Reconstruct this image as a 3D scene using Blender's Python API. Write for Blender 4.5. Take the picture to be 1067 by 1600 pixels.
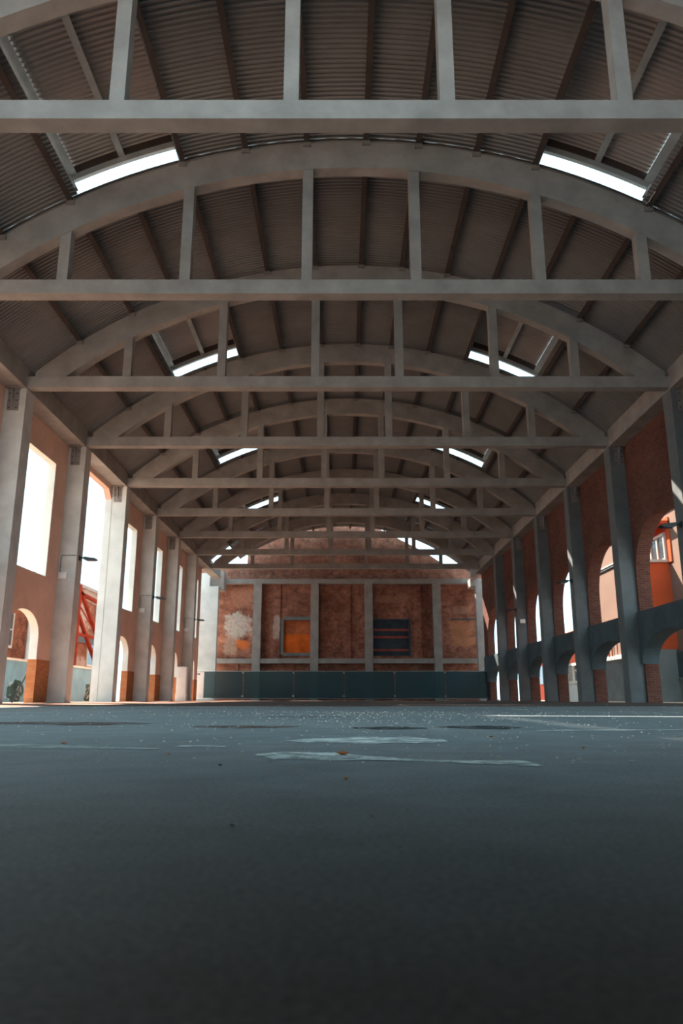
import bpy, math, random
from mathutils import Vector
random.seed(7)
R = math.radians
for o in list(bpy.data.objects): bpy.data.objects.remove(o)
S = bpy.context.scene
C = S.collection

# ------------------------------------------------------------------ camera
cam = bpy.data.cameras.new('camera'); camo = bpy.data.objects.new('camera', cam); C.objects.link(camo)
cam.sensor_fit = 'HORIZONTAL'; cam.sensor_width = 24.0
cam.lens = 1175.0/1067.0*24.0
cam.shift_x = -2.7/1067.0
cam.clip_start = 0.02; cam.clip_end = 600
camo.location = (0, 0, 0.12)
camo.rotation_euler = (R(90+13.956), 0, 0)
cam.dof.use_dof = True; cam.dof.focus_distance = 3.0; cam.dof.aperture_fstop = 6.3
S.camera = camo
# ------------------------------------------------------------------ sky, sun, exposure
w = bpy.data.worlds.new('world'); S.world = w; w.use_nodes = True
bg = w.node_tree.nodes['Background']
bg.inputs['Color'].default_value = (0.58, 0.87, 1.0, 1); bg.inputs['Strength'].default_value = 1.7
sun = bpy.data.lights.new('sun', 'SUN'); suno = bpy.data.objects.new('sun', sun); C.objects.link(suno)
sun.energy = 13.0; sun.angle = R(0.55); sun.color = (1.0, 0.90, 0.78)
suno.rotation_euler = Vector((3.6, -4.5, -5.7)).to_track_quat('-Z', 'Y').to_euler()
suno.location = (-30, 60, 60)
S.view_settings.view_transform = 'Standard'; S.view_settings.look = 'None'
S.view_settings.gamma = 1.0; S.view_settings.use_curve_mapping = False
S.view_settings.exposure = 0.70

# ------------------------------------------------------------------ materials
def newmat(name):
    m = bpy.data.materials.new(name); m.use_nodes = True
    return m, m.node_tree, m.node_tree.nodes['Principled BSDF']
def ramp(nt, fac, stops):
    r = nt.nodes.new('ShaderNodeValToRGB'); e = r.color_ramp.elements
    while len(e) < len(stops): e.new(0.5)
    for i, (p, c) in enumerate(stops): e[i].position = p; e[i].color = (*c, 1)
    nt.links.new(fac, r.inputs[0]); return r.outputs[0]
def noise(nt, vec, scale, detail=4, rough=0.6):
    n = nt.nodes.new('ShaderNodeTexNoise'); n.inputs['Scale'].default_value = scale
    n.inputs['Detail'].default_value = detail; n.inputs['Roughness'].default_value = rough
    nt.links.new(vec, n.inputs['Vector']); return n.outputs['Fac']
def math_n(nt, op, a, b=None, clamp=False):
    n = nt.nodes.new('ShaderNodeMath'); n.operation = op; n.use_clamp = clamp
    for i, v in enumerate((a, b)):
        if v is None: continue
        if isinstance(v, (int, float)): n.inputs[i].default_value = v
        else: nt.links.new(v, n.inputs[i])
    return n.outputs[0]
def mixc(nt, fac, a, b, mode='MIX'):
    n = nt.nodes.new('ShaderNodeMix'); n.data_type = 'RGBA'; n.blend_type = mode
    for sock, v in ((n.inputs[0], fac), (n.inputs[6], a), (n.inputs[7], b)):
        if isinstance(v, (int, float)): sock.default_value = v
        elif isinstance(v, tuple): sock.default_value = (*v, 1)
        else: nt.links.new(v, sock)
    return n.outputs[2]
def geo_pos(nt): return nt.nodes.new('ShaderNodeNewGeometry').outputs['Position']
def uvc(nt): return nt.nodes.new('ShaderNodeUVMap').outputs[0]
def bump(nt, bs, h, strength=0.3, dist=0.01):
    b = nt.nodes.new('ShaderNodeBump'); b.inputs['Strength'].default_value = strength
    b.inputs['Distance'].default_value = dist
    nt.links.new(h, b.inputs['Height']); nt.links.new(b.outputs[0], bs.inputs['Normal'])
def plain(name, col, rough=0.6, metal=0.0, var=0.12, scale=3.0, bstr=0.0):
    m, nt, bs = newmat(name); p = geo_pos(nt)
    n = noise(nt, p, scale, 6)
    lo = tuple(max(0, c*(1-2*var)) for c in col); hi = tuple(min(1, c*(1+2*var)) for c in col)
    nt.links.new(ramp(nt, n, [(0.3, lo), (0.7, hi)]), bs.inputs['Base Color'])
    bs.inputs['Roughness'].default_value = rough; bs.inputs['Metallic'].default_value = metal
    if rough >= 0.8: bs.inputs['Specular IOR Level'].default_value = 0.06
    if bstr: bump(nt, bs, noise(nt, p, scale*12, 4), bstr, 0.01)
    return m
def brickmat(name, c1, c2, mortar, scale=1.0, patches=(), stain=0.35):
    m, nt, bs = newmat(name); u = uvc(nt); p = u
    b = nt.nodes.new('ShaderNodeTexBrick'); nt.links.new(u, b.inputs['Vector'])
    b.inputs['Scale'].default_value = scale; b.inputs['Brick Width'].default_value = 0.25
    b.inputs['Row Height'].default_value = 0.075; b.inputs['Mortar Size'].default_value = 0.008
    b.inputs['Color1'].default_value = (*c1, 1); b.inputs['Color2'].default_value = (*c2, 1)
    b.inputs['Mortar'].default_value = (*mortar, 1); b.inputs['Bias'].default_value = -0.1
    col = b.outputs['Color']
    n1 = noise(nt, p, 0.55, 6, 0.65)
    col = mixc(nt, math_n(nt, 'MULTIPLY', ramp(nt, n1, [(0.42, (0, 0, 0)), (0.62, (1, 1, 1))]), stain), col, tuple(c*0.35 for c in c1))
    n2 = noise(nt, p, 3.5, 5, 0.7)
    col = mixc(nt, math_n(nt, 'MULTIPLY', ramp(nt, n2, [(0.56, (0, 0, 0)), (0.72, (1, 1, 1))]), stain), col, mortar)
    if name == 'brick_old' or name == 'brick_far':
        n3 = noise(nt, p, 2.2, 10, 0.75)
        col = mixc(nt, 1.0, col, ramp(nt, n3, [(0.34, (0.35, 0.33, 0.33)), (0.5, (0.95, 0.95, 0.95)), (0.66, (1.7, 1.65, 1.6))]), 'MULTIPLY')
    if patches:
        sep = nt.nodes.new('ShaderNodeSeparateXYZ'); nt.links.new(u, sep.inputs[0])
        nz = math_n(nt, 'MULTIPLY', math_n(nt, 'SUBTRACT', noise(nt, p, 1.6, 9, 0.75), 0.5), 5.0)
        for (cx, cz, rx, rz, pc, amt) in patches:
            a = math_n(nt, 'DIVIDE', math_n(nt, 'SUBTRACT', sep.outputs[0], cx), rx)
            c = math_n(nt, 'DIVIDE', math_n(nt, 'SUBTRACT', sep.outputs[1], cz), rz)
            a4 = math_n(nt, 'POWER', math_n(nt, 'ABSOLUTE', a), 3.0); c4 = math_n(nt, 'POWER', math_n(nt, 'ABSOLUTE', c), 3.0)
            d = math_n(nt, 'ADD', math_n(nt, 'ADD', a4, c4), nz)
            f = math_n(nt, 'MULTIPLY', ramp(nt, d, [(0.35, (1, 1, 1)), (1.0, (0, 0, 0))]), amt)
            f = math_n(nt, 'MULTIPLY', f, ramp(nt, noise(nt, p, 4.5, 9, 0.8), [(0.36, (0.4, 0.4, 0.4)), (0.55, (1, 1, 1))]))
            col = mixc(nt, f, col, pc)
    nt.links.new(col, bs.inputs['Base Color']); bs.inputs['Roughness'].default_value = 0.9; bs.inputs['Specular IOR Level'].default_value = 0.1
    h = math_n(nt, 'ADD', math_n(nt, 'MULTIPLY', b.outputs['Fac'], -1.0), n2)
    bump(nt, bs, h, 0.6, 0.02)
    return m
M = {}
M['concrete'] = plain('concrete', (0.335, 0.308, 0.288), 0.8, 0, 0.10, 1.6, 0.15)
M['left_lit_concrete'] = plain('lit_grey_concrete', (0.58, 0.56, 0.53), 0.8, 0, 0.08, 1.6, 0.15)  # column concrete lightened: brighter light on the left put into the colour
M['right_shaded_concrete'] = plain('shaded_grey_concrete', (0.165, 0.17, 0.17), 0.8, 0, 0.08, 1.6, 0.15)  # same column concrete darkened: shade of the right side put into the colour
M['pale_concrete'] = plain('pale_concrete', (0.62, 0.63, 0.60), 0.85, 0, 0.07, 1.2, 0.12)
M['slate'] = plain('slate_render', (0.085, 0.105, 0.115), 0.85, 0, 0.10, 1.4, 0.15)
M['terracotta'] = plain('terracotta_render', (0.78, 0.51, 0.40), 0.9, 0, 0.07, 0.8, 0.15)
M['white_render'] = plain('white_render', (0.74, 0.72, 0.66), 0.9, 0, 0.05, 1.5, 0.1)
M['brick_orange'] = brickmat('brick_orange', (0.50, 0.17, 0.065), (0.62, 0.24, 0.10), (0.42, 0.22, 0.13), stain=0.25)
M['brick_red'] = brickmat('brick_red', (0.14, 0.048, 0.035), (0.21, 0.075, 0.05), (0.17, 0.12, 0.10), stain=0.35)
M['brick_old'] = brickmat('brick_old', (0.33, 0.10, 0.06), (0.46, 0.17, 0.10), (0.42, 0.31, 0.25), stain=0.6, patches=[
    (-7.75, 5.35, 1.05, 1.0, (0.62, 0.57, 0.52), 0.9), (-8.2, 3.9, 0.55, 0.75, (0.52, 0.38, 0.30), 0.8),
    (-7.35, 3.95, 0.55, 0.40, (0.78, 0.20, 0.05), 0.9), (8.7, 4.85, 0.95, 1.15, (0.60, 0.26, 0.13), 0.75),
    (-4.9, 5.2, 0.3, 1.0, (0.62, 0.50, 0.44), 0.75), (-7.4, 7.4, 1.1, 0.8, (0.58, 0.28, 0.19), 0.6),
    (8.6, 6.5, 0.7, 0.35, (0.5, 0.30, 0.2), 0.6), (3.5, 7.3, 1.3, 0.3, (0.50, 0.25, 0.17), 0.6)])
M['brick_far'] = brickmat('brick_far', (0.20, 0.05, 0.022), (0.29, 0.085, 0.035), (0.27, 0.18, 0.13), stain=0.5, patches=[
    (46, 5.0, 2.0, 1.0, (0.45, 0.36, 0.30), 0.8), (48, 6.4, 4.0, 0.4, (0.42, 0.34, 0.28), 0.8), (46, 1.9, 2.5, 0.8, (0.42, 0.33, 0.28), 0.8)])
M['sheet'] = plain('roof_sheet', (0.235, 0.222, 0.218), 0.5, 0.25, 0.06, 1.0)
M['raised_sheet'] = plain('raised_roof_sheet', (0.40, 0.355, 0.335), 0.45, 0.25, 0.05, 1.0)
M['purlin'] = plain('brown_steel', (0.065, 0.046, 0.041), 0.55, 0.1, 0.12, 3)
M['steel'] = plain('grey_steel', (0.40, 0.43, 0.43), 0.45, 0.3, 0.08, 3)
M['dark_steel'] = plain('dark_steel', (0.035, 0.038, 0.042), 0.5, 0.2, 0.1, 6)
M['bracket'] = plain('bracket_steel', (0.28, 0.25, 0.235), 0.55, 0.3, 0.1, 5)
M['galv'] = plain('galvanised_tube', (0.55, 0.60, 0.60), 0.4, 0.6, 0.08, 8)
M['box_white'] = plain('white_plastic', (0.82, 0.80, 0.77), 0.5, 0, 0.05, 4)
M['cabinet'] = plain('white_cabinet', (0.78, 0.76, 0.72), 0.6, 0, 0.04, 2)
M['rust'] = plain('red_primer_steel', (0.22, 0.03, 0.015), 0.85, 0.1, 0.15, 3)
M['orange_board'] = plain('orange_board', (0.70, 0.14, 0.025), 0.8, 0, 0.15, 1.5)
M['faded_board'] = plain('faded_orange_board', (0.42, 0.12, 0.05), 0.8, 0, 0.2, 1.5)
M['blue_board'] = plain('blue_black_board', (0.035, 0.055, 0.075), 0.7, 0, 0.2, 2)
M['red_slat'] = plain('red_slat', (0.42, 0.085, 0.065), 0.7, 0, 0.15, 2)
M['pink'] = plain('pink_render', (0.22, 0.138, 0.106), 0.9, 0, 0.04, 0.7)
M['orange_far'] = plain('far_orange_render', (0.13, 0.02, 0.008), 0.85, 0, 0.06, 0.7)
M['orange_wall'] = plain('orange_render', (0.50, 0.085, 0.032), 0.85, 0, 0.06, 0.7)
M['grey_wall'] = plain('grey_render', (0.20, 0.21, 0.205), 0.85, 0, 0.1, 0.9)
M['cream'] = plain('cream_frame', (0.5, 0.43, 0.36), 0.6, 0, 0.04, 2)
M['window_dark'] = plain('dark_pane', (0.05, 0.06, 0.07), 0.12, 0, 0.1, 2)
M['pale_panel'] = plain('pale_panel', (0.60, 0.62, 0.60), 0.8, 0, 0.05, 1.5)
M['roof_tile'] = plain('clay_roof', (0.3, 0.08, 0.03), 0.85, 0, 0.15, 1.5)
M['teal_wall'] = plain('teal_painted_wall', (0.23, 0.44, 0.58), 0.85, 0, 0.10, 0.8)
M['graffiti_dark'] = plain('dark_spray_paint', (0.05, 0.10, 0.10), 0.8, 0, 0.25, 2)
M['graffiti_white'] = plain('white_spray_paint', (0.72, 0.72, 0.68), 0.8, 0, 0.08, 2)
M['leaf'] = plain('leaf_green', (0.04, 0.055, 0.045), 0.8, 0, 0.3, 5)
M['ground'] = plain('pale_ground', (0.50, 0.35, 0.26), 0.95, 0, 0.12, 0.5, 0.1)
M['red_paving'] = plain('red_paving', (0.36, 0.19, 0.14), 0.85, 0, 0.15, 0.9, 0.1)
M['brown_paving'] = plain('brown_paving', (0.115, 0.088, 0.078), 0.8, 0, 0.15, 0.9, 0.1)
M['black'] = plain('black_print', (0.02, 0.02, 0.022), 0.7, 0, 0, 2)
M['banner'] = plain('white_banner', (0.74, 0.80, 0.80), 0.7, 0, 0.04, 2)
M['dry_leaf'] = plain('dry_leaf', (0.60, 0.22, 0.08), 0.8, 0, 0.2, 40)
M['pale_stone'] = plain('pale_stone', (0.50, 0.44, 0.38), 0.85, 0, 0.2, 60)
M['grit'] = plain('grit', (0.52, 0.46, 0.40), 0.85, 0, 0.35, 5)
def asphalt():
    m, nt, bs = newmat('asphalt'); p = geo_pos(nt)
    a = noise(nt, p, 0.45, 5, 0.6); b = noise(nt, p, 160, 3, 0.7); c = noise(nt, p, 6, 6, 0.65)
    base = ramp(nt, a, [(0.3, (0.15, 0.195, 0.215)), (0.7, (0.245, 0.28, 0.29))])
    base = mixc(nt, 0.6, base, ramp(nt, b, [(0.3, (0.35, 0.35, 0.35)), (0.75, (1.7, 1.65, 1.6))]), 'MULTIPLY')
    base = mixc(nt, 0.5, base, ramp(nt, c, [(0.3, (0.6, 0.6, 0.6)), (0.7, (1.3, 1.3, 1.3))]), 'MULTIPLY')
    nt.links.new(base, bs.inputs['Base Color']); bs.inputs['Roughness'].default_value = 0.62
    bump(nt, bs, b, 0.35, 0.004)
    return m
M['asphalt'] = asphalt()
def faded(name, col, amount, scale=9.0):
    m, nt, bs = newmat(name); p = geo_pos(nt)
    n = noise(nt, p, scale, 7, 0.75)
    bs.inputs['Base Color'].default_value = (*col, 1); bs.inputs['Roughness'].default_value = 0.9
    nt.links.new(ramp(nt, n, [(0.35, (0, 0, 0)), (0.62, (amount,)*3)]), bs.inputs['Alpha'])
    return m
M['chalk'] = faded('faded_white_paint', (0.72, 0.80, 0.78), 1.0)
M['chalk_thin'] = faded('thin_white_paint', (0.55, 0.60, 0.58), 0.7)
M['tar'] = faded('dark_tar', (0.015, 0.013, 0.012), 1.0, 14)
M['rust_stain'] = faded('rust_stain', (0.12, 0.05, 0.03), 0.9, 8)
def netmat():
    m, nt, bs = newmat('teal_netting'); p = geo_pos(nt)
    bs.inputs['Base Color'].default_value = (0.03, 0.10, 0.125, 1); bs.inputs['Roughness'].default_value = 0.8
    bs.inputs['Alpha'].default_value = 0.74
    return m
M['net'] = netmat()

# ------------------------------------------------------------------ mesh helpers
class MB:
    def __init__(s): s.v = []; s.f = []; s.uv = {}
    def box(s, x0, x1, y0, y1, z0, z1):
        n = len(s.v)
        s.v += [(x0,y0,z0),(x1,y0,z0),(x1,y1,z0),(x0,y1,z0),(x0,y0,z1),(x1,y0,z1),(x1,y1,z1),(x0,y1,z1)]
        s.f += [tuple(n+i for i in q) for q in ((0,3,2,1),(4,5,6,7),(0,1,5,4),(1,2,6,5),(2,3,7,6),(3,0,4,7))]
        return s
    def prism(s, pts, axis, a, b):
        """polygon pts extruded along axis ('x': pts are (y,z); 'y': pts are (x,z); 'z': (x,y))"""
        def mk(p, t):
            return {'x': (t, p[0], p[1]), 'y': (p[0], t, p[1]), 'z': (p[0], p[1], t)}[axis]
        n = len(s.v); k = len(pts)
        s.v += [mk(p, a) for p in pts] + [mk(p, b) for p in pts]
        s.f += [tuple(range(n, n+k)), tuple(range(n+2*k-1, n+k-1, -1))]
        L = 0
        for i in range(k):
            j = (i+1) % k; d = math.dist(pts[i], pts[j])
            fi = len(s.f); s.f.append((n+j, n+i, n+k+i, n+k+j))
            s.uv[fi] = [(a, L+d), (a, L), (b, L), (b, L+d)]
            L += d
        return s
    def bar(s, p, q, wx, wy=None, up=(0, 0, 1)):
        """rectangular bar from p to q"""
        wy = wy or wx; p = Vector(p); q = Vector(q); d = (q-p).normalized(); u = Vector(up)
        if abs(d.dot(u)) > 0.98: u = Vector((1, 0, 0))
        a = d.cross(u).normalized(); b = a.cross(d).normalized(); n = len(s.v)
        for e in (p, q):
            for (i, j) in ((-1,-1),(1,-1),(1,1),(-1,1)): s.v.append(tuple(e + a*(i*wx/2) + b*(j*wy/2)))
        s.f += [tuple(n+i for i in t) for t in ((3,2,1,0),(4,5,6,7),(0,1,5,4),(1,2,6,5),(2,3,7,6),(3,0,4,7))]
        return s
    def tube(s, p, q, r, k=8):
        p = Vector(p); q = Vector(q); d = (q-p).normalized(); u = Vector((0,0,1))
        if abs(d.dot(u)) > 0.98: u = Vector((1,0,0))
        a = d.cross(u).normalized(); b = a.cross(d); n = len(s.v)
        for e in (p, q):
            for i in range(k):
                t = 2*math.pi*i/k; s.v.append(tuple(e + a*(r*math.cos(t)) + b*(r*math.sin(t))))
        s.f += [tuple(range(n+k-1, n-1, -1)), tuple(range(n+k, n+2*k))]
        for i in range(k): j = (i+1) % k; s.f.append((n+i, n+j, n+k+j, n+k+i))
        return s
    def mesh(s, name, mat):
        me = bpy.data.meshes.new(name); me.from_pydata(s.v, [], s.f)
        ul = me.uv_layers.new(name='UVMap'); me.update()
        for pi, p in enumerate(me.polygons):
            n = p.normal; ex = s.uv.get(pi)
            for k, li in enumerate(p.loop_indices):
                x, y, z = me.vertices[me.loops[li].vertex_index].co
                if ex and abs(n.x) < 0.99 and abs(n.y) < 0.99 and abs(n.z) < 0.99: ul.data[li].uv = ex[k]
                elif abs(n.x) >= max(abs(n.y), abs(n.z)): ul.data[li].uv = (y, z)
                elif abs(n.y) >= abs(n.z): ul.data[li].uv = (x, z)
                else: ul.data[li].uv = (x, y)
        me.materials.append(M[mat]); return me
    def build(s, name, mat, parent=None, loc=(0,0,0)):
        return put(name, s.mesh(name, mat), parent, loc)
def put(name, me, parent=None, loc=(0,0,0)):
    o = bpy.data.objects.new(name, me); C.objects.link(o); o.location = loc
    if parent: o.parent = parent
    return o
def tag(o, label, cat, group=None, kind=None):
    o['label'] = label; o['category'] = cat
    if group: o['group'] = group
    if kind: o['kind'] = kind
    return o
def thing(name, label, cat, loc=(0,0,0), group=None):
    o = bpy.data.objects.new(name, None); C.objects.link(o); o.location = loc
    o.empty_display_size = 0.3
    return tag(o, label, cat, group)
def struct(name, label, cat, loc=(0,0,0)):
    o = thing(name, label, cat, loc); o['kind'] = 'structure'; return o
def sbuild(mb, name, mat, label, cat):
    o = mb.build(name, mat); tag(o, label, cat, kind='structure'); return o

ORD = ['', 'first', 'second', 'third', 'fourth', 'fifth', 'sixth', 'seventh', 'eighth', 'ninth']
TY = lambda k: 4.5 + 5.0*k            # front face of truss k
XL, XR, XC = -8.81, 9.11, 0.2         # inner faces of the columns, axis of the vault
WL, WLo = -9.40, -9.65                # left wall, inner and outer face
WR, WRo = 9.60, 10.05
CD = 0.55                             # column depth along the hall
TOPZ = 8.52
# vault geometry
ZC, RO = 12.37-13.3, 13.3
ZI, RI = 11.70-12.7, 12.7
SO = 0.22                             # roof sheet above the arch back
def zo(x, off=0.0): return ZC + math.sqrt((RO+off)**2 - (x-XC)**2)
def zi(x): return ZI + math.sqrt(RI**2 - (x-XC)**2)
def ang(x, off=0.0): return math.asin((x-XC)/(RO+off))
def pol(a, off): return (XC + (RO+off)*math.sin(a), ZC + (RO+off)*math.cos(a))

# ================================================================== the setting
sbuild(MB().box(-9.2, 10.2, -1.8, 56.5, -0.3, 0.0), 'floor', 'asphalt', 'dark grey asphalt floor of the empty hall', 'floor')
g = MB(); g.box(-60, -9.2, -30, 120, -0.3, -0.01).box(10.2, 60, -30, 120, -0.3, -0.01).box(-9.2, 10.2, 56.5, 120, -0.3, -0.01).box(-9.2, 10.2, -30, -1.8, -0.3, -0.01)
sbuild(g, 'ground', 'ground', 'pale sunlit ground outside the hall', 'ground')
sbuild(MB().box(-9.2, -5.0, 10.0, 51, 0.0, 0.006), 'floor_strip', 'red_paving', 'dull red strip of paving along the left columns', 'paving')

sbuild(MB().box(-5.0, 9.5, 13.0, 55.0, 0.0, 0.005), 'floor_paving', 'brown_paving', 'dark brown paving over the far two thirds of the hall', 'paving')

def arch_pts(yc, hw, spring, crown, n=22):
    return [(yc - hw*math.cos(math.pi*i/n), spring + (crown-spring)*max(0.0, math.sin(math.pi*i/n))**0.92) for i in range(n+1)]
# left wall
wl = struct('wall_left', 'terracotta rendered side wall with tall windows above arched doorways', 'wall')
wdn = [0]
def left_bay(k):
    y0, y1 = TY(k), TY(k+1); yc = y0 + 2.78
    wh, dh = 1.27, 1.17
    m = MB()
    # doorway zone above the dado
    a = arch_pts(yc, dh, 1.95, 2.72)
    m.prism([(y0, 1.3), (yc-dh, 1.3)] + a + [(yc+dh, 1.3), (y1, 1.3), (y1, 3.86), (y0, 3.86)], 'x', WLo, WL)
    m.box(WLo, WL, y0, yc-wh, 3.86, 7.6).box(WLo, WL, yc+wh, y1, 3.86, 7.6).box(WLo, WL, y0, y1, 7.6, TOPZ+0.5)
    m.build('render_panel', 'terracotta', wl)
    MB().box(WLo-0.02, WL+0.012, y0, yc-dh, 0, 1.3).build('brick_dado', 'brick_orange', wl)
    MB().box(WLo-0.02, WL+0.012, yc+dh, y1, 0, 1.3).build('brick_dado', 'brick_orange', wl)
    # pale render lining of the reveals
    r = MB(); t = 0.015
    r.box(WLo-0.005, WL-0.004, yc+wh-t, yc+wh, 3.86, 7.6).box(WLo-0.005, WL-0.004, yc-wh, yc-wh+t, 3.86, 7.6)
    r.box(WLo-0.005, WL-0.004, yc-wh+t, yc+wh-t, 7.6-t, 7.6).box(WLo-0.005, WL-0.004, yc-wh+t, yc+wh-t, 3.86, 3.86+t)
    wdn[0] += 1
    ro = r.build('window_%d' % wdn[0], 'white_render'); ro['kind'] = 'structure'
    tag(ro, 'tall unglazed window opening with pale reveal, left wall, %s bay along' % ORD[wdn[0]], 'window')
    inner = arch_pts(yc, dh-t, 1.95, 2.72-t)
    pts = [(yc-dh, 1.3)] + a + [(yc+dh, 1.3), (yc+dh-t, 1.3)] + inner[::-1] + [(yc-dh+t, 1.3)]
    ro2 = MB().prism(pts, 'x', WLo-0.005, WL-0.004).build('door_%d' % wdn[0], 'white_render'); ro2['kind'] = 'structure'
    tag(ro2, 'arched open doorway with pale reveal over brick dado, left wall, %s bay along' % ORD[wdn[0]], 'doorway')
for k in (1, 2, 3, 5, 6, 7, 8): left_bay(k)
MB().box(WLo, WL, -1.8, TY(1), 0, TOPZ+0.5).build('render_panel', 'terracotta', wl)
# the bay without a wall: only a lintel with a splayed end
y0, y1 = TY(4), TY(5)
MB().prism([(y0, 9.0), (y0, 8.32), (y1-0.45, 8.32), (y1, 7.95), (y1, 9.0)], 'x', WLo, WL).build('lintel', 'terracotta', wl)
MB().box(WLo-0.005, WL+0.02, TY(5)-0.02, TY(5)+0.0, 0, 8.1).build('wall_end', 'pale_concrete', wl)

# right wall
wr = struct('wall_right', 'red brick side wall with tall arches above a slate grey arcade', 'wall')
def right_bay(k):
    y0, y1 = TY(k), TY(k+1); yc = y0 + 2.775; hw = 2.12
    if k == 8: yc, hw, y1 = y0+3.3, 2.65, 51.8
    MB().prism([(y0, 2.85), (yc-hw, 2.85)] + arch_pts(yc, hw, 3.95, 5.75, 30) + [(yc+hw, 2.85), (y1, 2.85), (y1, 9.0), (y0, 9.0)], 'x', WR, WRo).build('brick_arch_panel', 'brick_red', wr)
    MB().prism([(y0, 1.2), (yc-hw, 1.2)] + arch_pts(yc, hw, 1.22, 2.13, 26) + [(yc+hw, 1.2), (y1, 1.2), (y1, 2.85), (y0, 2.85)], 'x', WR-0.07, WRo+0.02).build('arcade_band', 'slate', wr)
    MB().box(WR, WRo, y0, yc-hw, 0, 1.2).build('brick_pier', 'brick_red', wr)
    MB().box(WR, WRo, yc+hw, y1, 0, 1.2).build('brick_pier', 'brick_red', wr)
for k in range(1, 9): right_bay(k)
MB().box(WR, WRo, -1.8, TY(1), 0, 9.0).build('brick_panel', 'brick_red', wr)
# unseen wall added behind the camera, shaped to shade floor and right side
wf = MB().box(-9.65, 10.05, -1.8, -1.5, 0, 2.0).prism([(2.6, 2.0), (10.05, 2.0)]+[(x, zo(x, SO)+.05) for x in (9.4, 8, 6.5, 5, 3.8, 2.6)], 'y', -1.8, -1.5); sbuild(wf, 'shade_wall_front', 'slate', 'plain dark grey unseen wall added behind the viewpoint to shade the hall front', 'wall')
sbuild(MB().box(-9.4, 9.6, -1.8, 1.05, 2.0, 2.22).box(-2.9, -2.7, -1.5, 1.0, 0, 2.0).box(2.7, 2.9, -1.5, 1.0, 0, 2.0), 'shade_canopy', 'slate', 'flat dark unseen canopy on side walls, added to shade the viewpoint', 'canopy')  # canopy and side walls added out of view to darken the foreground floor

# eave beams
for side, x0, x1 in (('left', WL, XL), ('right', XR, WR)):
    e = thing('eave_beam', 'long grey concrete eave beam running along the tops of the %s columns' % side, 'beam')
    for k in range(1, 9): MB().box(x0, x1, TY(k) if k > 1 else -1.8, TY(k+1) if k < 8 else 53.5, TOPZ, 9.12).build('beam_span', 'concrete', e)

# ceiling: corrugated sheets on purlins
ce = struct('ceiling', 'vaulted roof of brown grey corrugated sheets on brown purlins', 'ceiling')
PITCH = 5.0/42
def sheet_mesh(name, x0, x1, off, ylen, mat, n=26, amp=0.04):
    m = MB(); prof = []; per = int(round(ylen/PITCH))
    for i in range(per):
        for (t, h) in ((0.0, 0), (0.34, 0), (0.5, 1), (0.84, 1)): prof.append(((i+t)*PITCH, h*amp))
    prof.append((per*PITCH, 0))
    a0, a1 = ang(x0, off), ang(x1, off)
    for (yy, h) in prof:
        for j in range(n+1):
            x, z = pol(a0 + (a1-a0)*j/n, off+h); m.v.append((x, yy, z))
    for i in range(len(prof)-1):
        for j in range(n): b = i*(n+1)+j; m.f.append((b, b+n+1, b+n+2, b+1))
    return m.mesh(name, mat)
RX0, RX1 = -9.2, 9.6
ML, MR = (-5.95, -3.66), (4.36, 6.68)

full = sheet_mesh('corrugated_sheet', RX0, RX1, SO, 5.0, 'sheet', 40)
part3 = [sheet_mesh('corrugated_sheet', a, b, SO, 5.0, 'sheet', n) for a, b, n in ((RX0, ML[0], 10), (ML[1], MR[0], 20), (MR[1], RX1, 10))]
MON = (1, 3, 5, 7)
endm = sheet_mesh('corrugated_sheet', -7.6, 9.3, SO, 5.0, 'sheet', 20)
put('corrugated_sheet', sheet_mesh('corrugated_sheet', 2.6, RX1, SO, 54*PITCH, 'sheet', 20), ce, (0, TY(0)+0.15-54*PITCH, 0))  # unseen sheet added over the right front to keep sky light off that side
for k in range(0, 10):
    yy = TY(k)+0.15
    if k in MON:
        for me in part3: put('corrugated_sheet', me, ce, (0, yy, 0))
    else: put('corrugated_sheet', full if k < 9 else endm, ce, (0, yy, 0))
PX = [-7.45, -6.03, -3.60, -2.2, -0.82, 0.52, 1.70, 3.0, 4.30, 6.74, 8.0]
PXM = [-4.85, 5.5]
def purlin_mesh(x):
    a = ang(x); m = MB()
    def P(s, r):
        cx, cz = pol(a, r); return (cx + s*math.cos(a), cz - s*math.sin(a))
    pts = [P(-.06, .0), P(.06, .0), P(.06, .02), P(.012, .02), P(.012, .195), P(.06, .195), P(.06, .215), P(-.06, .215), P(-.06, .195), P(-.012, .195), P(-.012, .02), P(-.06, .02)]
    m.prism(pts, 'y', 0.02, 4.98)
    return m.mesh('purlin', 'purlin')
pm = {x: purlin_mesh(x) for x in PX+PXM}
def cleat_mesh(x):
    a = ang(x); cx, cz = pol(a, 0.0); m = MB()
    m.box(cx-.09, cx+.09, -0.02, 0.10, cz-.10, cz-.0); return m.mesh('cleat', 'bracket')
cm = {x: cleat_mesh(x) for x in PX}
for k in range(1, 10):
    for x in [q for q in PX + ([] if k in MON else PXM) if k < 9 or -2.5 < q < 3.2]:
        p = put('purlin', pm[x], ce, (0, TY(k)+(0.3 if x in PXM else 0), 0))
        if x in cm and k < 6: put('cleat', cm[x], p, (0, 5.0-0.02, 0))

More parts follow.
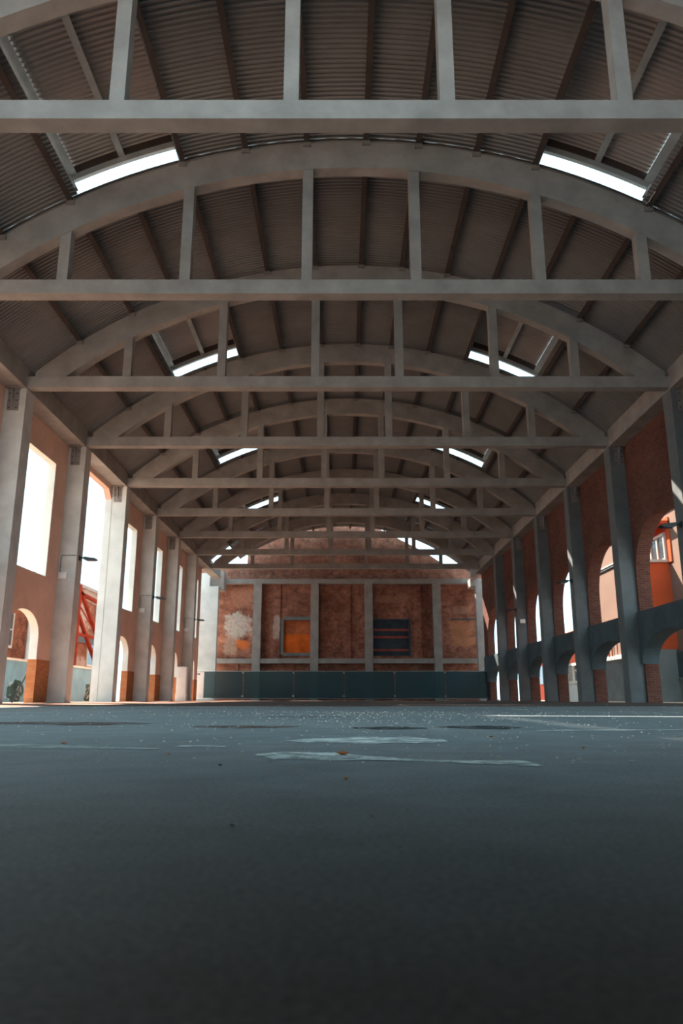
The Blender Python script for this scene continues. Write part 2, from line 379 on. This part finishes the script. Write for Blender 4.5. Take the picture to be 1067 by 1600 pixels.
# ================================================================== trusses
tie = MB().box(XL, XR, 0, 0.30, 8.55, 8.88).mesh('tie_beam', 'concrete')
def arch_mesh():
    N = 48; m = MB(); x0, x1 = -8.62, 9.02
    xs = [x0 + (x1-x0)*i/N for i in range(N+1)]
    pts = [(x, max(zo(x), 8.6)) for x in xs] + [(x, max(zi(x), 8.6)) for x in reversed(xs)]
    n = len(pts); o = N+1
    for y in (0.02, 0.32):
        m.v += [(p[0], y, p[1]) for p in pts]
    for i in range(N):
        a, b = i, i+1; c, d = n-1-i, n-2-i
        m.f += [(a, c, d, b), (n+b, n+d, n+c, n+a), (a, b, n+b, n+a), (c, n+c, n+d, d)]
    m.f += [(0, n, 2*n-1, n-1), (N, N+1, n+N+1, n+N)]
    return m.mesh('arch_rib', 'concrete')
arch = arch_mesh()
POSTX = [-6.08, -3.43, -0.79, 1.58, 4.27, 6.53]
postm = [MB().box(x-.115, x+.115, 0.04, 0.28, 8.86, zi(x)+0.12).mesh('post', 'concrete') for x in POSTX]
TN = {1: 'nearest', 9: 'farthest'}
for k in range(1, 10):
    nm = TN.get(k, ORD[k]+' from the front')
    t = thing('roof_truss', 'grey concrete bowstring truss with six hangers, %s in the row' % nm, 'truss', (0, TY(k), 0), 'concrete roof trusses')
    put('tie_beam', tie, t); put('arch_rib', arch, t)
    for me in postm: put('post', me, t)

# ================================================================== columns
def bracket_parts(sgn):
    """steel T bracket on the camera side of a column head; sgn=+1 left column"""
    pl = MB(); xi = -0.02
    pl.box(-0.16, 0.16, -0.014, 0, 7.86, 8.48)
    fin = MB().prism([(-0.014, 7.95), (-0.014, 8.48), (-0.20, 8.48)], 'x', -0.01, 0.01).box(-0.18, 0.18, -0.22, 0, 8.48, 8.52)
    b = MB().tube((0, 0, 0), (0, -0.03, 0), 0.017, 6)
    return pl.mesh('bracket', 'bracket'), fin.mesh('fin', 'bracket'), b.mesh('bolt', 'dark_steel')
bpl, bfin, bbolt = bracket_parts(1)
shaftL = MB().box(WL-0.02, XL, 0, CD, 0, TOPZ).mesh('shaft', 'left_lit_concrete')
shaftR = MB().box(XR, WR+0.02, 0, CD, 0, TOPZ).mesh('shaft', 'right_shaded_concrete')
shaftP = MB().box(WLo-0.0, XL, 0, CD, 0, TOPZ).mesh('shaft', 'pale_concrete')
for k in range(1, 9):
    nm = 'nearest' if k == 1 else ORD[k]
    for side in 'LR':
        t = thing('concrete_column', '%s concrete column under the %s roof truss' % ({'L': 'left-hand', 'R': 'right-hand'}[side] + (' pale' if side == 'L' and k == 5 else ' grey'), nm), 'column', (0, TY(k), 0), 'columns along the %s wall' % ('left' if side == 'L' else 'right'))
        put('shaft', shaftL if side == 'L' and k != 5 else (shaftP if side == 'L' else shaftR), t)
        if k <= 7:
            xx = -9.15 if side == 'L' else 9.42
            b = put('bracket', bpl, t, (xx, 0, 0)); put('fin', bfin, b)
            for dx in (-0.1, 0.1):
                for dz in (7.94, 8.15, 8.36): put('bolt', bbolt, b, (dx, -0.012, dz))

# flood lights, boxes with conduit
def flood(side, k):
    s = 1 if side == 'L' else -1
    x = XL if side == 'L' else XR
    t = thing('flood_light', 'dark flood light on a short arm on the %s column, %s truss' % ('left' if side == 'L' else 'right', ORD[k]), 'lamp', (x, TY(k)+0.25, 4.68), 'flood lights on the columns')
    MB().box(-0.0 if s > 0 else -0.03, 0.03 if s > 0 else 0.0, -0.07, 0.07, -0.08, 0.08).build('wall_plate', 'dark_steel', t)
    MB().bar((0, 0, 0), (s*0.22, 0, 0.02), 0.05).build('arm', 'dark_steel', t)
    MB().prism([(s*0.18, 0.04), (s*0.56, -0.01), (s*0.60, -0.05), (s*0.52, -0.09), (s*0.18, -0.06)], 'y', -0.13, 0.13).build('head', 'dark_steel', t)
    MB().box(min(s*.24, s*.5), max(s*.24, s*.5), -0.10, 0.10, -0.092, -0.075).build('lens', 'window_dark', t)
for k in (4, 6, 8): flood('L', k)
for k in (3, 5, 7): flood('R', k)
def jbox(side, k):
    s = 1 if side == 'L' else -1; x = -9.2 if side == 'L' else 9.36
    t = thing('junction_box', 'small white junction box with clipped cable on %s column of %s truss' % ('left' if side == 'L' else 'right', ORD[k]), 'junction box', (x, TY(k), 4.05), 'junction boxes on the columns')
    MB().box(-0.13, 0.13, -0.09, 0, -0.1, 0.1).box(-0.115, 0.115, -0.1, -0.09, -0.085, 0.085).build('box', 'box_white', t)
    c = MB().tube((-s*0.12, -0.012, -0.18), (-s*0.12, -0.012, 0.68), 0.006, 6).tube((-s*0.12, -0.012, 0.68), (s*0.38, -0.012, 0.68), 0.006, 6).build('cable', 'bracket', t)
    cl = MB().box(-0.018, 0.018, -0.025, 0, -0.014, 0.014).mesh('clip', 'dark_steel')
    for i in range(7): put('clip', cl, c, (-s*0.12, 0, 0.12+i*0.08))
    for i in range(6): put('clip', cl, c, (-s*0.12+s*(i+0.6)*0.08, 0, 0.68))
for a in (('L', 4), ('L', 6), ('L', 8), ('R', 7)): jbox(*a)

# ================================================================== raised roof lights
def band(m, x0, x1, o0, o1, y0, y1, n=10):
    a0, a1 = ang(x0), ang(x1)
    for i in range(n):
        p, q = a0+(a1-a0)*i/n, a0+(a1-a0)*(i+1)/n
        b = len(m.v)
        for a in (p, q):
            for o in (o0, o1):
                X, Z = pol(a, o); m.v += [(X, y0, Z), (X, y1, Z)]
        m.f += [tuple(b+j for j in f) for f in ((0,4,6,2),(1,3,7,5),(0,1,5,4),(2,6,7,3),(0,2,3,1),(4,5,7,6))]
    return m
RS = 0.80
monm = {}
for side, (x0, x1) in (('left', ML), ('right', MR)):
    outer = x0 if side == 'left' else x1; inner = x1 if side == 'left' else x0
    s = 1 if side == 'left' else -1
    xm = (x0+x1)/2
    d = {}
    d['raised_sheet'] = sheet_mesh('raised_sheet', x0-0.12, x1+0.12, RS, PITCH*45, 'raised_sheet', 10)
    d['end_rail'] = band(MB(), x0, x1, 0.45, 0.59, 4.98, 5.08).mesh('end_rail', 'steel')
    d['head_panel'] = band(MB(), x0, x1, 0.59, 0.81, 5.0, 5.03).mesh('head_panel', 'purlin')
    d['near_panel'] = band(MB(), x0, x1, 0.0, 0.84, 0.12, 0.15).mesh('near_panel', 'sheet')
    for nm, xx, o0 in (('side_panel', outer, 0.27), ('side_panel_b', inner, 0.05)):
        m = MB(); a = ang(xx); (xa, za), (xb, zb) = pol(a, o0), pol(a, RS+0.02)
        per = 42
        prof = []
        for i in range(per):
            for (t, h) in ((0, 0), (.34, 0), (.5, 1), (.84, 1)): prof.append((0.3+(i+t)*4.75/per, h*0.02))
        for (yy, h) in prof: m.v += [(xa-s*h, yy, za), (xb-s*h, yy, zb)]
        for i in range(len(prof)-1): m.f.append((2*i, 2*i+1, 2*i+3, 2*i+2))
        d[nm] = m.mesh('side_panel', 'raised_sheet')
    def rib(xx, o0, o1, w):
        a = ang(xx); m = MB()
        def P(t, r):
            X, Z = pol(a, r); return (X+t*math.cos(a), Z-t*math.sin(a))
        return m.prism([P(-w/2, o0), P(w/2, o0), P(w/2, o1), P(-w/2, o1)], 'y', 0.3, 5.0).mesh('rib', 'steel')
    d['rib'] = rib(xm+0.05*s, 0.60, 0.79, 0.14)
    d['edge_rib'] = rib(outer+0.17*s, 0.55, 0.79, 0.20)
    a = ang(outer+0.10*s); m = MB()
    (xa, za), (xb, zb) = pol(a, 0.2), pol(a, 0.6)
    m.bar((xa, 4.98, za), (xb, 4.98, zb), 0.12, 0.10)
    d['corner_post'] = m.mesh('corner_post', 'steel')
    monm[side] = d
for k in MON:
    for side in ('left', 'right'):
        t = thing('roof_light', 'raised corrugated roof light open to the sky, %s slope, %s from the front' % (side, {1: 'nearest', 3: 'second', 5: 'third', 7: 'fourth'}[k]), 'roof light', (0, TY(k), 0), 'raised roof lights')
        for nm, me in monm[side].items():
            put(nm if nm != 'side_panel_b' else 'side_panel', me, t, (0, 0, 0))

# ================================================================== the brick end wall
wb = struct('wall_back', 'old brick gable end wall with faded plaster patches', 'wall')
YB = 55.6
b = MB()
A = (-4.53, -2.30, 3.25, 5.85); B = (2.15, 4.94, 3.15, 5.83)
xs = [-10.6, A[0], A[1], B[0], B[1], 10.6]
b.box(xs[0], xs[1], YB, YB+.5, 0, 9).box(xs[2], xs[3], YB, YB+.5, 0, 9).box(xs[4], xs[5], YB, YB+.5, 0, 9)
for (x0, x1, z0, z1) in (A, B): b.box(x0, x1, YB, YB+.5, 0, z0).box(x0, x1, YB, YB+.5, z1, 9)
b.build('brickwork', 'brick_old', wb)
MB().prism([(-10.6, 9), (-10.6, 9.6), (-7.2, 9.62), (-7.15, 10.8), (-4.25, 12.15), (-1.0, 13.75), (0.6, 13.85), (2.37, 12.79), (6.2, 10.8), (7.9, 9.62), (10.6, 9.6), (10.6, 9)], 'y', YB, YB+.5).build('gable', 'brick_old', wb)
for (x0, x1, z0, z1, d) in ((-5.28, -4.62, 2.9, 8.35, .12), (5.15, 5.75, 3.0, 8.35, .12), (-0.1, 0.55, 2.9, 8.35, .10), (-1.7, -1.35, 2.9, 8.35, .08), (-6.0, -5.75, 2.9, 8.35, .06), (6.2, 6.55, 2.9, 8.35, .06)):
    MB().box(x0, x1, YB-d, YB+.01, z0, z1).build('pilaster', 'brick_old', wb)
MB().box(-8.9, -6.6, YB-.10, YB+.01, 3.02, 3.16).build('brick_ledge', 'brick_old', wb)
MB().box(-8.9, -7.6, YB-.12, YB+.01, 0, 2.6).build('brick_plinth', 'brick_old', wb)
MB().box(7.9, 10.0, YB-.06, YB+.01, 5.75, 5.85).build('brick_ledge', 'slate', wb)
MB().box(-6.9, -6.4, YB-.06, YB, 7.0, 7.0+.02).build('brick_ledge', 'slate', wb)
# boarded openings
wn = struct('window_8', 'blocked window with orange board, left part of the brick end wall', 'window')
MB().box(A[0], A[1], YB+.2, YB+.24, 4.72, A[3]).build('board', 'faded_board', wn)
MB().box(A[0], A[1], YB+.19, YB+.24, A[2], 4.72).build('board', 'orange_board', wn)
MB().box(A[0]-.12, A[0]+.16, YB-.05, YB+.2, A[2], A[3]).box(A[0]+.16, A[1], YB-.05, YB+.2, A[3]-.10, A[3]+.14).box(A[0]+.16, A[1], YB-.05, YB+.2, A[2]-.1, A[2]+.12).build('window_frame', 'grey_wall', wn)
wn = struct('window_9', 'dark boarded window with three red slats in the brick end wall', 'window')
MB().box(B[0], B[1], YB+.3, YB+.34, B[2], B[3]).build('board', 'blue_board', wn)
for z in (5.05, 4.52, 3.58): MB().box(B[0], B[1]-.15, YB+.2, YB+.27, z-.07, z+.07).build('slat', 'red_slat', wn)
MB().box(B[1]-.16, B[1], YB-.02, YB+.2, B[2], B[3]).box(B[0], B[1]-.16, YB-.02, YB+.2, B[3]-.12, B[3]).build('window_frame', 'blue_board', wn)
# concrete frame in front of the end wall
t = thing('concrete_frame', 'grey concrete frame of posts and beams standing before the brick end wall', 'frame', (0, 55.0, 0))
for x in (-6.28, -2.09, 1.86, 6.86): MB().box(x-.29, x+.29, 0, 0.55, 0, 8.36).build('post', 'concrete', t)
MB().box(-9.4, 10.0, -0.02, .55, 8.36, 8.70).build('upper_beam', 'concrete', t)
ex = [-9.3, -6.57, -5.99, -2.38, -1.80, 1.57, 2.15, 6.57, 7.15, 9.7]
for i in range(0, 10, 2): MB().box(ex[i], ex[i+1], 0.05, .5, 2.60, 2.94).build('lower_beam', 'concrete', t)
t = thing('end_pier', 'pale concrete pier left of the brick end wall, stepped at the top', 'pier', (0, 53.5, 0))
MB().box(-10.7, -8.92, 0, 0.5, 0, 7.95).box(-10.7, -9.55, 0, 0.5, 7.95, 8.9).build('shaft', 'pale_concrete', t)
MB().box(-9.75, -8.6, 0.3, 1.4, 7.75, 9.1).build('corbel', 'concrete', t)
t = thing('end_pier', 'grey concrete pier right of the brick end wall', 'pier', (0, 53.5, 0))
MB().box(9.45, 10.6, 0, 0.5, 0, 7.95).build('shaft', 'concrete', t)
MB().box(9.1, 10.6, 0, 1.4, 7.95, 8.5).build('corbel', 'concrete', t)

# ================================================================== net covered site fence
FY = 51.0; FX = [-9.93+3.345*i for i in range(7)]
def fence_meshes(wd):
    fr = MB()
    fr.tube((0.02, 0, .12), (0.02, 0, 1.9), .016).tube((wd-.02, 0, .12), (wd-.02, 0, 1.9), .016)
    fr.tube((0, 0, 1.9), (wd, 0, 1.9), .021).tube((0, 0, .14), (wd, 0, .14), .021)
    net = MB().box(.0, wd, -0.034, -0.030, .16, 1.88)
    mid = MB().tube((0, 0, 1.0), (wd, 0, 1.0), .012)
    return fr.mesh('frame', 'galv'), net.mesh('net', 'net'), mid.mesh('middle_rail', 'galv')
fm = fence_meshes(3.30)
clampm = MB().box(-.05, .05, -.035, .035, -.03, .03).tube((0, -.05, 0), (0, .05, 0), .014, 6).mesh('clamp', 'galv')
pos = ['leftmost', 'second from left', 'third from left', 'fourth from left', 'fifth from left', 'rightmost']
for i in range(6):
    t = thing('site_fence', 'site fence panel with teal netting before end wall, %s' % pos[i], 'fence', (FX[i], FY, 0), 'netted site fence panels')
    for nm, me in zip(('frame', 'net', 'middle_rail'), fm): put(nm, me, t)
    for z in (1.80, .3): put('clamp', clampm, t, (3.285, 0, z))
footm = MB().prism([(-.11, 0), (.11, 0), (.08, .09), (-.08, .09)], 'y', -.33, .33).mesh('ballast_block', 'concrete')
for i in range(7):
    o = put('ballast_block', footm, None, (FX[i]+(0.02 if i == 0 else -.01), FY, 0))
    tag(o, 'concrete ballast block under the site fence, %s' % (['at its left end', 'first joint from the left', 'second joint from the left', 'third joint from the left', 'fourth joint from the left', 'fifth joint from the left', 'at its right end'][i]), 'ballast block', 'fence ballast blocks')
t = thing('banner', 'pale banner with small dark print hung on the left end of the fence', 'banner', (FX[0]+.06, FY-.05, 0))
MB().box(0, .66, -.004, 0, .16, 1.86).build('cloth', 'banner', t)
pr = MB()
for (x0, x1, z0, z1) in ((.14, .20, 1.66, 1.76), (.22, .28, 1.66, 1.76), (.30, .38, 1.66, 1.76)): pr.box(x0, x1, -.007, -.004, z0, z1)
pr.build('print', 'black', t)
t = thing('electrical_cabinet', 'tall white cabinet on a plinth beside a left column near the fence', 'cabinet', (-9.0, 43.2, 0))
MB().box(-.36, .20, 0, .5, .42, 1.88).build('body', 'cabinet', t)
MB().box(-.38, .22, -.02, .5, 0, .42).build('plinth', 'cabinet', t)
MB().box(-.33, .17, -.015, 0, .47, 1.83).build('door', 'cabinet', t)

# ================================================================== outside on the left
nb = thing('brick_building', 'weathered brick building with plaster patches outside the left wall', 'building', (0, 0, 0))
MB().box(-22, -16, 42.6, 49.8, 0, 6.75).box(-22, -16.02, 30, 42.6, 0, 4.6).build('wall', 'brick_far', nb)
MB().box(-22, -15.94, 42.55, 49.85, 6.75, 6.95).box(-22, -15.96, 30, 42.55, 4.6, 4.75).build('coping', 'concrete', nb)
for y, z in ((44, 2.2), (48.2, 2.2), (40, 2.6), (36, 2.6), (32, 2.6)):
    wdo = MB().box(-16.03, -15.95, y-.55, y+.55, z, z+1.5).build('window', 'window_dark', nb)
    MB().box(-15.99, -15.92, y-.62, y+.62, z-.12, z).box(-15.99, -15.92, y-.62, y-.55, z, z+1.55).box(-15.99, -15.92, y+.55, y+.62, z, z+1.55).box(-15.97, -15.93, y-.55, y+.55, z+.72, z+.78).build('window_frame', 'cream', wdo)
MB().box(-16.02, -15.9, 42.6, 49.8, 3.9, 3.45).build('string_course', 'slate', nb)
for y in (31.0, 38.3): MB().tube((-15.85, y, 0), (-15.85, y, 6.7), .09).build('downpipe', 'pale_panel', nb)
t = thing('steel_brace', 'rust red steel frame with diagonal braces seen through the open bay', 'steel frame', (0, 0, 0))
MB().bar((-13, 37.0, 0), (-13, 37.0, 5.6), .16).build('upright', 'rust', t)
MB().bar((-13, 42.6, 0), (-13, 42.6, 5.6), .16).build('upright', 'rust', t)
MB().bar((-13, 37, 5.2), (-13, 42.6, 4.95), .16).build('rail', 'rust', t)
MB().bar((-13, 37, 3.2), (-13, 42.6, 3.2), .13).build('rail', 'rust', t)
MB().bar((-13, 37.1, 5.3), (-13, 41.3, 2.55), .16).build('diagonal', 'rust', t)
MB().bar((-13, 37.1, 4.1), (-13, 40.3, 1.85), .16).build('diagonal', 'rust', t)
MB().bar((-13, 37.1, 4.6), (-13, 42.4, 2.4), .05).build('tie_rod', 'rust', t)
t = thing('boundary_wall', 'low teal painted wall with spray paint outside the left doorways', 'wall', (0, 0, 0))
MB().box(-12.15, -12, 22, 37.6, 0, 1.48).build('wall', 'teal_wall', t)
MB().box(-12.2, -11.95, 22, 37.6, 1.48, 1.56).build('coping', 'white_render', t)
for y in (30.8, 37.7): MB().box(-12.25, -11.85, y, y+.4, 0, 1.62).build('pier', 'brick_orange', t)
def blob(yc, zc, ry, rz, seed):
    rr = random.Random(seed); n = 18; pts = []
    for i in range(n):
        a = 2*math.pi*i/n; q = 0.8+0.35*rr.random(); pts.append((yc+ry*q*math.cos(a), max(0.02, zc+rz*q*math.sin(a))))
    return pts
MB().prism(blob(36.7, .35, .85, .62, 3), 'x', -12.0, -11.996).build('spray_patch', 'graffiti_dark', t)
MB().prism(blob(28.3, .35, .7, .42, 5), 'x', -12.0, -11.996).build('spray_patch', 'graffiti_dark', t)
sc = MB(); rr = random.Random(4)
for (yc, zc, n) in ((36.7, .35, 26), (28.2, .25, 16)):
    for i in range(n):
        y = yc+rr.uniform(-.8, .7); z = max(.08, zc+rr.uniform(-.3, .4)); a = rr.uniform(.3, 2.4); l = rr.uniform(.08, .22)
        sc.bar((-11.994, y, z), (-11.994, y+l*math.cos(a), z+l*math.sin(a)), .006, .03, (1, 0, 0))
sc.build('spray_scribble', 'graffiti_white', t)
t = thing('leaning_pole', 'thin dark pole leaning against the teal wall, seen through nearest left doorway', 'pole', (0, 0, 0))
MB().tube((-11.7, 27.4, 0.0), (-11.90, 29.2, 1.3), .03).build('shaft', 'dark_steel', t)
t = thing('bare_shrub', 'dark scrubby shrub before the brick building, seen through nearest left doorway', 'shrub', (-14.3, 38.0, 0))
st = MB(); lf = MB(); rr = random.Random(11)
for i in range(16):
    x, y, z = rr.uniform(-.4, .3), rr.uniform(-1.2, 1.2), rr.uniform(1.8, 3.9)
    st.tube((0, 0, 0), (x*.4, y*.4, z*.5), .03, 5).tube((x*.4, y*.4, z*.5), (x, y, z), .018, 5)
    for j in range(26):
        p = Vector((x+rr.gauss(0, .16), y+rr.gauss(0, .22), z+rr.gauss(0, .16))); s_ = rr.uniform(.05, .1)
        n = len(lf.v); u = Vector((rr.uniform(-1, 1), rr.uniform(-1, 1), rr.uniform(-1, 1))).normalized()*s_; v_ = Vector((rr.uniform(-1, 1), rr.uniform(-1, 1), rr.uniform(-1, 1))).normalized()*s_
        lf.v += [tuple(p-u), tuple(p+v_), tuple(p+u), tuple(p-v_)]; lf.f.append((n, n+1, n+2, n+3))
st.build('stems', 'purlin', t); lv = lf.build('foliage', 'leaf', t); lv['kind'] = 'stuff'

# ================================================================== outside on the right
t = thing('pink_building', 'pink rendered building with orange loggia outside the right arches', 'building', (0, 0, 0))
MB().box(14.5, 24, 20, 44.2, 0, 8.3).build('wall', 'pink', t)
MB().box(14.4, 24.1, 20, 44.3, 8.3, 8.45).build('coping', 'cream', t)
MB().box(14.42, 14.52, 37.4, 44.2, 6.98, 7.10).build('string_course', 'slate', t)
MB().box(14.38, 14.52, 37.4, 44.2, 7.10, 7.16).build('string_course', 'cream', t)
MB().box(14.42, 14.53, 20, 44.2, 0, 2.12).build('ground_storey', 'grey_wall', t)
MB().box(14.36, 14.53, 36.8, 44.2, 2.12, 2.34).build('ledge', 'white_render', t)
lo = MB().box(13.3, 14.5, 33.0, 34.6, 2.2, 6.02).build('loggia_parapet', 'orange_wall', t)
MB().box(13.26, 14.5, 32.94, 33.25, 6.02, 6.14).build('sill', 'cream', lo)
MB().box(13.3, 14.42, 32.97, 34.6, 0, 2.2).build('loggia_base', 'grey_wall', t)
MB().box(14.44, 14.52, 32.6, 36.9, 6.0, 8.0).build('loggia_wall', 'orange_wall', t)
MB().box(14.0, 14.52, 32.6, 36.9, 7.72, 7.84).build('loggia_roof', 'orange_wall', t)
MB().box(13.94, 14.04, 32.6, 36.9, 7.78, 7.92).build('loggia_fascia', 'cream', t)
wdo = MB().box(14.40, 14.45, 33.1, 36.3, 6.2, 7.25).build('window', 'window_dark', t)
fr = MB().box(14.34, 14.44, 33.0, 36.4, 7.25, 7.36).box(14.34, 14.44, 33.0, 36.4, 6.12, 6.22)
for yy in (33.0, 33.75, 34.5, 35.25, 36.3): fr.box(14.34, 14.44, yy, yy+.1, 6.2, 7.28)
fr.build('window_frame', 'cream', wdo)
wdo = MB().box(14.38, 14.43, 30.4, 33.0, 1.0, 2.1).build('window', 'window_dark', t)
MB().box(14.34, 14.42, 30.3, 33.1, .92, 1.0).box(14.34, 14.42, 33.0, 33.1, 1.0, 2.15).build('window_frame', 'grey_wall', wdo)
MB().bar((14.3, 40.6, 2.3), (14.3, 40.6, 3.4), .06).bar((14.3, 41.1, 2.3), (14.3, 41.1, 3.4), .06).build('rail_posts', 'rust', t)
t = thing('white_annex', 'low white annex with shuttered window outside the right arcade', 'building', (0, 0, 0))
MB().box(14.5, 22, 45, 54.5, 0, 1.15).build('lower_wall', 'pale_panel', t)
MB().box(14.6, 22, 45, 54.5, 1.15, 2.25).build('upper_wall', 'grey_wall', t)
MB().box(14.5, 22, 45, 54.5, 2.25, 3.2).build('parapet', 'orange_far', t)
MB().box(14.46, 22, 45, 54.5, 2.15, 2.3).box(14.46, 14.6, 45, 54.5, 1.08, 1.2).build('band_course', 'white_render', t)
for i in range(3):
    y = 46.2+i*2.4
    sh = MB()
    for j in range(8): sh.box(14.52, 14.6, y, y+1.3, 1.25+j*.11, 1.25+j*.11+.06)
    sh.build('shutter', 'cream', t)
    MB().box(14.48, 14.6, y-.14, y, 1.15, 2.2).box(14.48, 14.6, y+1.3, y+1.44, 1.15, 2.2).build('window_frame', 'white_render', t)
t = thing('orange_house', 'far low house with orange walls and clay roof beyond the right wall', 'house', (0, 0, 0))
MB().box(18, 28, 57, 76, 0, 4.9).build('wall', 'orange_far', t)
MB().prism([(17.6, 4.9), (28.4, 4.9), (23, 6.8)], 'y', 56.6, 76.4).build('roof', 'roof_tile', t)
MB().box(18.6, 19.3, 66, 66.7, 4.8, 6.6).build('chimney', 'brick_orange', t)
for i in range(5):
    y = 59+i*3.4; MB().box(17.95, 18.02, y, y+1.1, 1.4, 3.0).build('window', 'window_dark', t)

# ================================================================== floor markings and litter
def stroke(pts, wds, name, mat, label, cat, z=0.002, group=None):
    m = MB(); L = []; Rr = []
    for i, (p, wv) in enumerate(zip(pts, wds)):
        L.append((p[0], p[1]-wv/2, z)); Rr.append((p[0], p[1]+wv/2, z))
    m.v = L+Rr; n = len(L)
    for i in range(n-1): m.f.append((i, i+1, n+i+1, n+i))
    return tag(m.build(name, mat), label, cat, group)
def smooth(pts, k=6):
    out = []
    for i in range(len(pts)-1):
        for j in range(k):
            t_ = j/k; s_ = t_*t_*(3-2*t_); out.append(tuple(a+(b_-a)*(t_ if q == 0 else s_) for q, (a, b_) in enumerate(zip(pts[i], pts[i+1]))))
    return out+[pts[-1]]
def stroke2(name, mat, label, rows, z=0.002):
    pts = smooth(rows); rr = random.Random(len(label))
    return stroke([(p[0], p[1]) for p in pts], [max(.006, p[2]*(0.85+.3*rr.random())) for p in pts], name, mat, label, 'paint mark', z)
stroke2('paint_mark', 'chalk', 'broad faded white paint smear nearest the camera, tapering to the right', [(-.19, 1.72, .05), (-.13, 1.71, .22), (-.03, 1.68, .22), (.07, 1.62, .10), (.16, 1.56, .05), (.26, 1.52, .07), (.36, 1.50, .14)])
stroke2('paint_mark', 'chalk', 'pale faded paint oval on the asphalt behind the nearest smear', [(-.17, 2.30, .05), (-.08, 2.30, .24), (.05, 2.32, .34), (.2, 2.34, .34), (.30, 2.30, .12)])
stroke2('paint_mark', 'chalk_thin', 'faded white line at the left edge of the asphalt foreground', [(-1.2, 2.03, .14), (-.8, 2.02, .14), (-.6, 1.97, .08), (-.45, 1.92, .04)])
stroke2('paint_mark', 'chalk', 'short white paint dash left of the paint smears', [(-.43, 2.03, .05), (-.37, 2.03, .06), (-.30, 2.02, .05)])
stroke2('paint_mark', 'chalk_thin', 'long faint pale line sweeping along the left side of the floor', [(-3.6, 5.6, .35), (-2.6, 6.8, .5), (-1.9, 8.4, .7), (-1.6, 10.5, .9), (-1.5, 13.5, 1.1)])
stroke2('paint_mark', 'chalk_thin', 'long faint pale line crossing the right side of the floor', [(1.4, 12.5, 1.0), (2.0, 9.0, .7), (2.6, 7.0, .45), (3.6, 5.8, .35)])
stroke2('paint_mark', 'chalk_thin', 'faint pale line on the right below the longer one', [(.75, 3.0, .10), (1.0, 3.05, .14), (1.4, 3.1, .14), (2.0, 3.0, .14)])
stroke2('tar_seam', 'rust_stain', 'rusty dark seam in the asphalt left of centre', [(-.66, 3.45, .12), (-.5, 3.43, .34), (-.35, 3.42, .30), (-.20, 3.45, .12)])
stroke2('tar_seam', 'tar', 'short black seam in the asphalt at the centre', [(.04, 3.30, .12), (.15, 3.28, .32), (.25, 3.29, .28), (.35, 3.28, .10)])
stroke2('tar_seam', 'tar', 'black seam in the asphalt right of centre', [(.41, 3.38, .12), (.55, 3.36, .36), (.66, 3.38, .42), (.77, 3.36, .12)])
stroke2('tar_seam', 'rust_stain', 'long rusty seam in the asphalt at far left', [(-2.0, 3.98, .12), (-1.6, 3.95, .4), (-1.2, 3.85, .5), (-.95, 3.86, .12)])
stroke2('tar_seam', 'rust_stain', 'faint rusty seam farther back on the asphalt', [(-.55, 5.3, .1), (-.3, 5.3, .25), (0.05, 5.35, .1)])
def leaf(px, py, size, mat, label, name='dry_leaf'):
    f = 1175.0; Y = 0.12*f/(py-1092.0); X = (px-536.2)/f*Y*1.02
    m = MB(); rr = random.Random(px*7+py); n = 8; m.v.append((0, 0, size*.42))
    for i in range(n):
        a = 2*math.pi*i/n; q = size*(.35+.25*rr.random()); m.v.append((q*math.cos(a)*1.25, q*math.sin(a), size*.22*rr.random()+.001))
    for i in range(n): m.f.append((0, 1+i, 1+(i+1) % n))
    m.v.append((0, 0, 0.0))
    for i in range(n): m.f.append((n+1, 1+(i+1) % n, 1+i))
    tag(m.build(name, mat, None, (X, Y*0.985, 0.001)), label, 'leaf' if 'leaf' in name else 'stone', 'litter on the asphalt')
for a in ((535, 1173, .022, 'dry_leaf', 'orange dry leaf between the two white paint smears'),
          (22, 1213, .010, 'dry_leaf', 'orange dry leaf near the left edge of the foreground'),
          (540, 1207, .009, 'dry_leaf', 'small orange leaf just in front of the nearest paint smear'),
          (1033, 1189, .011, 'dry_leaf', 'orange dry leaf near the right edge of the foreground'),
          (133, 1157, .014, 'dry_leaf', 'orange dry leaf above the faded line at left'),
          (285, 1172, .009, 'dry_leaf', 'small orange leaf by the short white dash'),
          (882, 1163, .010, 'dry_leaf', 'small orange leaf by the pale line at right'),
          (750, 1147, .013, 'dry_leaf', 'small orange leaf in front of the right black seam')):
    leaf(*a)
for a in ((950, 1183, .012, 'pale_stone', 'pale stone chip left of the leaf at right edge'),
          (875, 1180, .009, 'pale_stone', 'small pale stone chip right of the paint smear tip'),
          (381, 1271, .006, 'pale_stone', 'blurred pale stone chip in the dark left foreground'),
          (578, 1257, .006, 'pale_stone', 'blurred pale stone chip in the dark centre foreground'),
          (360, 1188, .008, 'black', 'black stone chip left of the nearest paint smear'),
          (1026, 1291, .005, 'dry_leaf', 'blurred reddish stone chip in the dark right foreground')):
    leaf(*a, name='stone_chip')
gm = MB(); rr = random.Random(21)
for i in range(1700):
    Y = 1.5*(10 ** rr.uniform(0, 1.05)); X = rr.uniform(-.5, .5)*Y*1.05
    if rr.random() < .5: X = 0.05*Y+rr.gauss(0, .16)*Y; Y = rr.uniform(3.2, 7.5)
    q = rr.uniform(.0012, .0040)*(1+.22*Y); n = len(gm.v); a = rr.uniform(0, 3)
    for j in range(4): gm.v.append((X+q*math.cos(a+j*1.57), Y+q*math.sin(a+j*1.57)*.8, q*.25*rr.random()))
    gm.v.append((X, Y, q*.8))
    for j in range(4): gm.f.append((n+j, n+(j+1) % 4, n+4))
o = gm.build('grit', 'grit'); tag(o, 'loose pale grit scattered over the asphalt', 'grit', kind='stuff')
